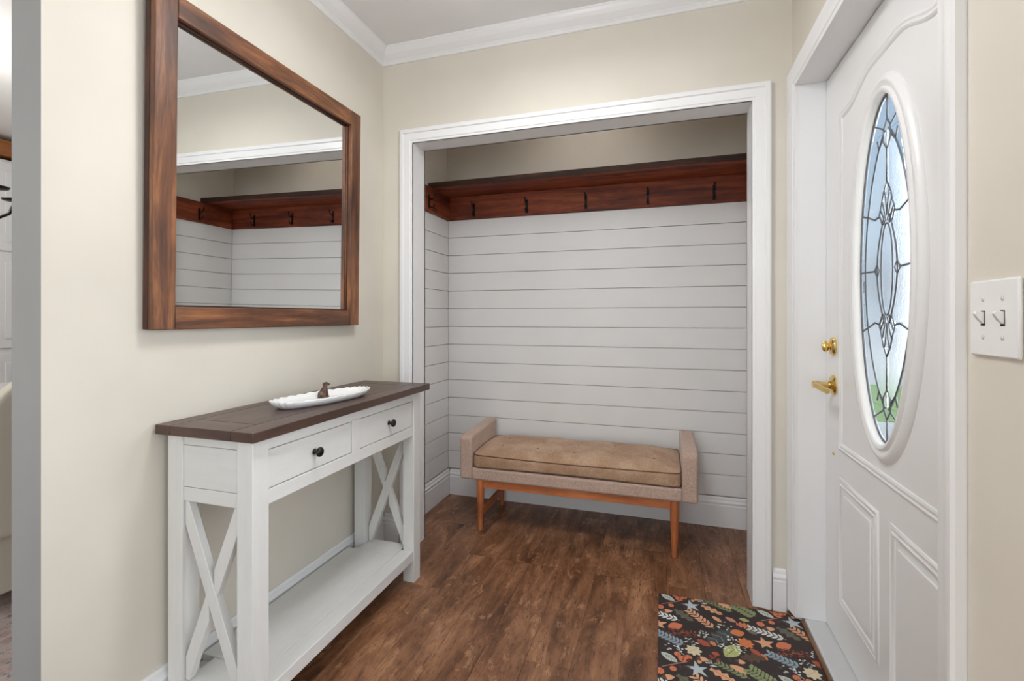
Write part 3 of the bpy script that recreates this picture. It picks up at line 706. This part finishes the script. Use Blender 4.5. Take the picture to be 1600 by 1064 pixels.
do = dg.build('dog_figurine', M_dog); md = do.modifiers.new('Remesh', 'REMESH'); md.mode = 'VOXEL'; md.voxel_size = 0.0011; md.use_smooth_shade = True
do.location = (-1.200, 1.478, 0.8732); do.rotation_euler = (0, 0, -0.35)
tag(do, 'small brown sitting dog figurine in the white tray', 'figurine')

# ------------------------------------------------------------------ switch plate
sw_ = thing('light_switch', (XR, 0.926, 1.169), 'white double toggle light switch plate beside the entry door', 'light switch')
SO = (XR, 0.926, 1.169)
MB().box(XR-0.006, XR-0.0003, 0.869, 0.983, 1.109, 1.229).build('plate', M_plate, sw_, bev=0.004, seg=3, off=SO)
for y in (0.926+0.023, 0.926-0.023):
    MB().box(XR-0.0063, XR-0.0055, y-0.005, y+0.005, 1.157, 1.181).build('slot', M_black, sw_, off=SO)
    t = MB().add([], []); t.prism([(XR-0.005, 1.161), (XR-0.007, 1.160), (XR-0.0125, 1.166), (XR-0.0185, 1.176), (XR-0.0165, 1.180), (XR-0.005, 1.179)], 1, y-0.0038, y+0.0038)
    t.build('toggle', M_plate, sw_, bev=0.001, off=SO)
    for z in (1.139, 1.199): MB().lathe([(0.0035, 0), (0.0032, 0.001), (0.002, 0.0016)], (XR-0.0058, y, z), (-1, 0, 0), 12).build('screw', M_alu, sw_, smooth=True, off=SO)

# ------------------------------------------------------------------ door mat with printed autumn leaves
MX0, MX1, MYA, MYB = -0.013, 0.508, 1.35, 2.104
mt = thing('door_mat', ((MX0+MX1)/2, (MYA+MYB)/2, 0), 'dark doormat printed with autumn leaves, acorns and berries', 'mat')
MO = ((MX0+MX1)/2, (MYA+MYB)/2, 0)
M_matb = mat('mat_ground', (52, 43, 42), 0.7); MB().box(MX0, MX1, MYA, MYB, 0.0003, 0.0042).build('mat_base', M_matb, mt, bev=0.001, seg=1, off=MO)
PAL = {'grey': (196, 201, 192), 'coral': (214, 124, 88), 'pink': (196, 140, 116), 'rust': (164, 80, 56), 'ice': (190, 200, 204), 'peach': (226, 168, 130), 'olive': (106, 104, 86),
       'plum': (82, 60, 62), 'white': (226, 228, 222), 'blue': (150, 168, 178), 'teal': (70, 78, 78), 'orange': (212, 124, 74), 'cream': (218, 204, 170), 'green': (140, 150, 106), 'lime': (186, 192, 122), 'brown': (98, 74, 58), 'ink': (60, 50, 48)}
PN = list(PAL); pm = []
for k in PN: pm.append(mat('print_'+k, PAL[k], 0.7))
MOT = [('leaf', 0.01, -0.016, 0.064, 0.021, 0.026, 'grey'), ('leaf', 0.063, -0.014, 0.089, -0.001, 0.016, 'coral'), ('stem', 0.013, 0.056, 0.097, 0.006, 0.003, 'pink'), ('blob', 0.007, 0.078, 0.014, 0.014, 0, 'coral'), ('blob', 0.049, 0.055, 0.011, 0.011, 0, 'coral'), ('dots', 0.094, -0.003, 0.014, 0.014, 0, 'rust'), ('star', 0.126, 0.034, 0.034, 0.034, 0, 'ice'), ('acorn', 0.121, -0.001, 0.143, -0.005, 0.016, 'peach'), ('acorn', 0.01, 0.106, 0.054, 0.093, 0.024, 'peach'), ('oak', 0.061, 0.08, 0.128, 0.137, 0.045, 'olive'), ('dots', 0.085, 0.045, 0.026, 0.026, 0, 'plum'), ('leaf', 0.035, 0.2, 0.088, 0.172, 0.034, 'coral'), ('dots', 0.059, 0.22, 0.026, 0.026, 0, 'rust'), ('dots', 0.092, 0.215, 0.026, 0.026, 0, 'rust'), ('dots', 0.121, 0.214, 0.022, 0.022, 0, 'rust'), ('sprig', 0.002, 0.246, 0.091, 0.287, 0.036, 'blue'), ('dots', 0.114, 0.259, 0.024, 0.024, 0, 'white'), ('dots', 0.241, 0.132, 0.028, 0.028, 0, 'white'), ('dots', 0.173, -0.008, 0.016, 0.016, 0, 'white'), ('dots', 0.157, 0.208, 0.022, 0.022, 0, 'white'), ('dots', 0.054, 0.311, 0.03, 0.03, 0, 'white'), ('oak', 0.265, 0.15, 0.172, 0.254, 0.07, 'teal'), ('stem', 0.203, 0.223, 0.238, 0.329, 0.003, 'teal'), ('leaf', 0.134, 0.24, 0.178, 0.269, 0.026, 'rust'), ('leaf', 0.179, 0.237, 0.197, 0.26, 0.017, 'orange'), ('lobes', 0.119, 0.306, 0.029, 0.028, 0, 'cream'), ('blob', 0.065, 0.342, 0.0115, 0.0115, 0, 'coral'), ('blob', 0.08, 0.362, 0.0135, 0.0145, 0, 'coral'), ('blob', 0.1, 0.350, 0.0125, 0.0125, 0, 'coral'), ('stem', 0.062, 0.314, 0.087, 0.342, 0.0025, 'grey'), ('acorn', 0.125, 0.347, 0.164, 0.339, 0.024, 'peach'), ('sprig', 0.119, 0.073, 0.201, 0.161, 0.034, 'peach'), ('oak', 0.166, 0.019, 0.241, 0.061, 0.038, 'peach'), ('sprig', 0.195, -0.017, 0.284, 0.029, 0.026, 'green'), ('leaf', 0.23, -0.02, 0.29, 0.005, 0.024, 'peach'), ('sprig', 0.292, -0.018, 0.361, 0.035, 0.05, 'green'), ('leaf', 0.2, 0.08, 0.232, 0.112, 0.018, 'peach'), ('leaf', 0.248, 0.071, 0.285, 0.095, 0.02, 'pink'), ('leaf', 0.298, 0.067, 0.334, 0.071, 0.018, 'lime'), ('oak', 0.283, 0.104, 0.334, 0.108, 0.04, 'coral'), ('leaf', 0.254, 0.167, 0.305, 0.151, 0.034, 'orange'), ('lobes', 0.299, 0.211, 0.029, 0.028, 0, 'orange'), ('leaf', 0.221, 0.307, 0.273, 0.234, 0.045, 'lime'), ('leaf', 0.178, 0.299, 0.204, 0.305, 0.02, 'rust'), ('dots', 0.183, 0.328, 0.018, 0.018, 0, 'rust'), ('dots', 0.26, 0.21, 0.026, 0.026, 0, 'white'), ('dots', 0.225, 0.257, 0.02, 0.02, 0, 'white'), ('dots', 0.279, 0.255, 0.02, 0.02, 0, 'white'), ('acorn', 0.249, 0.317, 0.284, 0.319, 0.022, 'peach'), ('leaf', 0.289, 0.281, 0.308, 0.303, 0.02, 'rust'), ('star', 0.364, 0.192, 0.036, 0.034, 0, 'peach'), ('sprig', 0.33, 0.116, 0.443, 0.147, 0.032, 'white'), ('leaf', 0.317, 0.133, 0.349, 0.148, 0.018, 'olive'), ('oak', 0.274, 0.297, 0.352, 0.272, 0.05, 'brown'), ('leaf', 0.31, 0.236, 0.34, 0.268, 0.022, 'rust'), ('leaf', 0.338, 0.254, 0.358, 0.283, 0.016, 'orange')]
pr = MB(); rr = random.Random(3); lay = [0]
def flat(poly, colr):
    # clip the polygon to the mat and lay it as flat print
    def clip(poly, ax, val, sg):
        res = []
        for i in range(len(poly)):
            a, b = poly[i], poly[(i+1) % len(poly)]; ia, ib = sg*a[ax] <= sg*val, sg*b[ax] <= sg*val
            if ia: res.append(a)
            if ia != ib:
                k = (val-a[ax])/(b[ax]-a[ax]); res.append((a[0]+k*(b[0]-a[0]), a[1]+k*(b[1]-a[1])))
        return res
    for ax, val, sg in ((0, MX1-0.001, 1), (0, MX0+0.001, -1), (1, MYB-0.001, 1), (1, MYA+0.001, -1)):
        poly = clip(poly, ax, val, sg)
        if len(poly) < 3: return
    z = 0.00425+0.00001*lay[0]
    pr.add([(x, y, z) for x, y in poly], [tuple(range(len(poly)))], PN.index(colr))
def fan(cxy_, pts, colr):
    n = len(pts)
    for i in range(n): flat([cxy_, pts[i], pts[(i+1) % n]], colr)
def leafpoly(p, q, w, n=9):
    p, q = Vector(p), Vector(q); d = q-p; u = Vector((-d.y, d.x)).normalized()
    a = [p+d*(k/n)+u*(w/2*math.sin(PI*(k/n))**0.8) for k in range(n+1)]; b = [p+d*(k/n)-u*(w/2*math.sin(PI*(k/n))**0.8) for k in range(n-1, 0, -1)]
    return [tuple(x) for x in a+b]
def stripe(p, q, w, colr):
    p, q = Vector(p), Vector(q); u = (q-p).normalized(); u = Vector((-u.y, u.x))*w/2; flat([tuple(p+u), tuple(q+u), tuple(q-u), tuple(p-u)], colr)
PERD = 0.364
def motif(mo, ou, ov):
    k, a, b, c_, d_, w, colr = mo
    T = lambda u, v: (MX0+ou+u, MYB-0.020-ov-v)
    p = T(a, b); rr.seed(int(a*1000)*7+int(b*1000))
    if p[0] > MX1+0.12 or p[1] < MYA-0.12: return
    lay[0] = (lay[0]+1) % 30
    if k in ('leaf', 'acorn', 'oak', 'sprig', 'stem'):
        q = T(c_, d_); P_, Q_ = Vector(p), Vector(q); d = Q_-P_; u = Vector((-d.y, d.x)).normalized()
    if k == 'leaf':
        w *= 1.15; flat(leafpoly(p, q, w), colr); lay[0] += 1; stripe(P_+d*0.1, P_+d*0.85, 0.0012, 'ink' if colr in ('grey', 'lime') else 'pink')
        if colr in ('grey', 'lime'):
            for t in (0.3, 0.45, 0.6):
                for s in (1, -1): stripe(P_+d*t, P_+d*(t+0.15)+u*(s*w*0.3), 0.001, 'ink')
    elif k == 'stem': stripe(p, q, w, colr)
    elif k == 'acorn':
        flat(leafpoly(p, q, w, 8), colr); lay[0] += 1
        L_ = leafpoly(p, q, w, 8); half = [x for x in L_ if (Vector(x)-P_).dot(d) < d.length_squared*0.45]; flat(half, 'brown' if rr.random() < 0.6 else 'coral') if len(half) > 2 else None
    elif k == 'oak':
        n = 40; up = []; dn = []
        for i in range(n+1):
            t = i/n; env = math.sin(PI*min(1, t*0.92+0.06))**0.7; lob = 0.72+0.28*math.cos(2*PI*t*3.5)
            up.append(P_+d*t+u*(w/2*env*lob)); dn.append(P_+d*t-u*(w/2*env*lob))
        for i in range(n): flat([tuple(up[i]), tuple(up[i+1]), tuple(dn[i+1]), tuple(dn[i])], colr)
        lay[0] += 1; stripe(P_+d*0.05, Q_, 0.0013, 'ink')
        if colr == 'teal':
            for t in (0.3, 0.5, 0.7):
                for s in (1, -1): stripe(P_+d*t, P_+d*(t+0.12)+u*(s*w*0.38), 0.0012, 'grey')
    elif k == 'sprig':
        stripe(p, q, 0.0018, colr); n = 7
        for i in range(n):
            t = 0.06+0.86*i/(n-1)
            for s in (1, -1):
                o_ = P_+d*t; e_ = o_-d*(0.17)+u*(s*w*0.58); flat(leafpoly(tuple(o_), tuple(e_), w*0.30, 6), colr)
    elif k == 'dots':
        for i in range(14):
            t, r_ = rr.random()*2*PI, math.sqrt(rr.random())*c_; x, y = p[0]+r_*math.cos(t), p[1]+r_*math.sin(t); r2 = 0.0022+0.0014*rr.random()
            flat([(x+r2*math.cos(2*PI*j/8)*1.35, y+r2*math.sin(2*PI*j/8)) for j in range(8)], colr)
    elif k == 'blob':
        flat([(p[0]+c_*math.cos(2*PI*j/18), p[1]+c_*math.sin(2*PI*j/18)*1.05) for j in range(18)], colr); lay[0] += 1; stripe((p[0], p[1]-c_*0.8), (p[0]+c_*0.3, p[1]+c_*0.8), 0.0012, 'rust')
    elif k == 'star':
        pts = []
        for j in range(10):
            t = 2*PI*j/10+0.5; r_ = c_*(1.0 if j % 2 == 0 else 0.42)*(0.8+0.4*rr.random() if j % 2 == 0 else 1); pts.append((p[0]+r_*math.cos(t), p[1]+r_*math.sin(t)))
        fan(p, pts, colr)
    elif k == 'lobes':
        pts = [(p[0]+c_*(0.86+0.14*math.cos(8*2*PI*j/48))*math.cos(2*PI*j/48), p[1]+c_*(0.86+0.14*math.cos(8*2*PI*j/48))*math.sin(2*PI*j/48)) for j in range(48)]
        fan(p, pts, colr); lay[0] += 1; stripe((p[0]-c_*0.6, p[1]-c_*0.5), (p[0]+c_*0.5, p[1]+c_*0.5), 0.0012, 'pink')
for iv in (-1, 0, 1, 2):
    for iu in (-1, 0, 1):
        for mo in MOT: motif(mo, iu*PERD, iv*PERD)
po = pr.build('leaf_print', pm, mt, off=MO); po['kind'] = 'stuff'
for p in po.data.polygons:
    if p.normal.z < 0: p.flip()

# ------------------------------------------------------------------ dining room seen past the wall end
M_cab = mat('white_cabinet', (232, 233, 236), 0.35); M_cream = mat('cream_upholstery', (214, 206, 190), 0.9); M_marb = mat('white_table_top', (226, 224, 222), 0.25)
M_pew = mat('pewter_leg', (120, 118, 114), 0.4, 0.5)
cb = thing('china_cabinet', (-5.1, 2.2, 0), 'tall white panelled cabinet with honey oak cornice in the dining room', 'cabinet')
KO = (-5.1, 2.2, 0)
MB().box(-5.098, -4.72, 1.45, 2.93, 0, 2.36).build('body', M_cab, cb, bev=0.003, off=KO)
for k, (y0, y1) in enumerate(((1.47, 1.82), (1.83, 2.18), (2.19, 2.54), (2.55, 2.91))):
    for z0, z1 in ((0.94, 1.66), (1.672, 2.34), (0.1, 0.90)):
        dd = MB().box(-4.72, -4.702, y0, y1, z0, z1).build('cabinet_door', M_cab, cb, bev=0.003, off=KO)
        MB().box(-4.703, -4.695, y0+0.06, y1-0.06, z0+0.07, z1-0.07).build('door_panel', M_cab, dd, bev=0.006, seg=2, off=KO)
MB().box(-5.098, -4.68, 1.42, 2.94, 2.38, 2.50).build('cornice', W_oak[1], cb, bev=0.004, off=KO)
dt = thing('dining_table', (-3.35, 1.62, 0), 'white topped dining table past the grey wall end', 'table')
DTO = (-3.35, 1.62, 0)
tpo = MB().lathe([(0.10, 0.722), (0.56, 0.722), (0.60, 0.735), (0.60, 0.755), (0.585, 0.762), (0.05, 0.762)], (-3.35, 1.62, 0), (0, 0, 1), 48).build('table_top', M_marb, dt, off=DTO); smooth_angle(tpo, 0.5)
pd = MB().lathe([(0.26, 0.0), (0.26, 0.03), (0.10, 0.06), (0.06, 0.14), (0.09, 0.30), (0.07, 0.5), (0.10, 0.66), (0.16, 0.721)], (-3.35, 1.62, 0), (0, 0, 1), 32).build('pedestal', M_pew, dt, off=DTO); smooth_angle(pd, 0.7)
ch = thing('dining_chair', (-2.72, 1.30, 0), 'cream upholstered dining chair drawn up to the white table', 'chair')
CHO = (-2.72, 1.30, 0)
def chp(b, nme, m, **k): return b.build(nme, m, ch, off=CHO, **k)
chp(MB().box(-2.98, -2.52, 1.07, 1.53, 0.38, 0.49), 'seat', M_cream, bev=0.03, seg=4)
arc = [(1.07+0.46*k/20, 0.47+0.46*(0.35+0.65*math.sin(PI*k/20)**0.6)) for k in range(21)]
chp(MB().prism([(1.07, 0.30)]+arc+[(1.53, 0.30)], 0, -2.52, -2.45), 'backrest', M_cream, bev=0.015, seg=3)
chp(MB().box(-2.97, -2.50, 1.08, 1.52, 0.06, 0.38), 'skirt', M_cream, bev=0.01)
for x_ in (-2.94, -2.54):
    for y_ in (1.11, 1.49): chp(MB().lathe([(0.014, 0), (0.018, 0.07)], (x_, y_, 0), (0, 0, 1), 12), 'leg', W_leg[2])
dt.location.z = 0.0065; ch.location.z = 0.0065
M_rug = mat('faded_rug', (176, 150, 142), 0.95); g = N(M_rug); v = g.coord((1, 1, 1), rnd=False)
vo = g.n('TexVoronoi'); vo.inputs['Scale'].default_value = 16; g.l(v, vo.inputs['Vector'])
cc = g.ramp(g.noise(v, 30, 5, 0.7), [(0.36, (96, 90, 100)), (0.46, (190, 178, 172)), (0.56, (184, 146, 138)), (0.68, (206, 196, 188))])
g.col(g.mix(0.25, cc, g.ramp(vo.outputs['Distance'], [(0.2, (120, 112, 120)), (0.5, (206, 196, 190))])))
tag(MB().box(-4.4, -1.75, 0.25, 2.75, -0.0018, 0.006).build('area_rug', M_rug, bev=0.002), 'faded pink and grey patterned rug in the dining room', 'rug')
cl = thing('chandelier', (-3.25, 1.28, CZ), 'dark iron chandelier hanging over the dining table', 'chandelier')
CLO = (-3.25, 1.28, CZ)
def clp(b, nme, m, **k): return b.build(nme, m, cl, off=CLO, **k)
cd_ = bpy.data.lights.new('chandelier_light', 'POINT'); cd_.energy = 22; cd_.shadow_soft_size = 0.15; cd_.color = (1, 0.97, 0.92)
cdo = bpy.data.objects.new('chandelier_light', cd_); COL.objects.link(cdo); cdo.parent = cl; cdo.location = (0, 0, -0.55)
clp(MB().lathe([(0.06, 0), (0.06, -0.02), (0.012, -0.03), (0.008, -0.75), (0.03, -0.78), (0.04, -0.85), (0.012, -0.92)], CLO, (0, 0, 1), 20), 'stem', M_iron, smooth=True)
for k in range(6):
    t = 2*PI*k/6+0.35; c_, s_ = math.cos(t), math.sin(t)
    pts = [(0.02, -0.86), (0.10, -0.90), (0.20, -0.885), (0.275, -0.83), (0.30, -0.765)]
    am = clp(MB().tube([(CLO[0]+r*c_, CLO[1]+r*s_, CZ+z) for r, z in pts], 0.008, 8), 'arm', M_iron, smooth=True)
    e = (CLO[0]+0.30*c_, CLO[1]+0.30*s_, CZ-0.765)
    MB().lathe([(0.01, 0), (0.05, 0.004), (0.055, 0.012), (0.012, 0.016)], e, (0, 0, 1), 20).build('drip_pan', M_iron, am, smooth=True, off=CLO)
    MB().lathe([(0.011, 0.014), (0.011, 0.09), (0.004, 0.12)], e, (0, 0, 1), 12).build('candle', M_cream, am, smooth=True, off=CLO)

# ------------------------------------------------------------------ outside the door
M_conc = paint('concrete', (206, 204, 198), 0.85); M_grass = mat('lawn', (118, 150, 74), 0.95)
g = N(M_grass); g.col(g.ramp(g.noise(g.coord((1, 1, 1), rnd=False), 14, 5), [(0.35, (116, 146, 86)), (0.65, (172, 194, 130))]))
struct(MB().box(0.68, 60, -6, 7.2, -0.20, -0.16).build('driveway', M_conc), 'pale concrete drive outside the door')
struct(MB().box(0.68, 60, 7.2, 11, -0.20, -0.15).build('lawn', M_grass), 'strip of green lawn outside the door')
struct(MB().box(0.68, 80, 11, 90, -0.20, -0.16).build('street', M_conc), 'pale street beyond the lawn')
hs = thing('neighbour_house', (20, 32, -0.16), 'pale house across the lawn seen through the door glass', 'house')
HO = (20, 32, -0.16)
MB().box(12.6, 30, 30, 36, -0.16, 2.9).build('house_wall', mat('house_siding', (226, 228, 230), 0.8), hs, off=HO)
MB().prism([(29.4, 2.8), (33, 4.6), (36.6, 2.8)], 0, 12.2, 30.4).build('roof', mat('roof_shingle', (140, 138, 140), 0.9), hs, off=HO)
M_hw = mat('house_window', (110, 124, 140), 0.2)
for x_ in (13.6, 17, 21, 25): MB().box(x_-0.6, x_+0.6, 29.95, 30.02, 0.7, 2.0).build('window', M_hw, hs, off=HO)

# ------------------------------------------------------------------ lamp fixture for the hall ceiling light
lf = thing('ceiling_lamp', (-0.45, 1.25, CZ), 'flush white ceiling lamp in the hall', 'lamp')
MB().lathe([(0.07, 0), (0.07, -0.012), (0.02, -0.02), (0.012, -0.13)], (0, 0, 0), (0, 0, 1), 32).build('base', M_alu, lf, smooth=False)
bpy.context.view_layer.update()
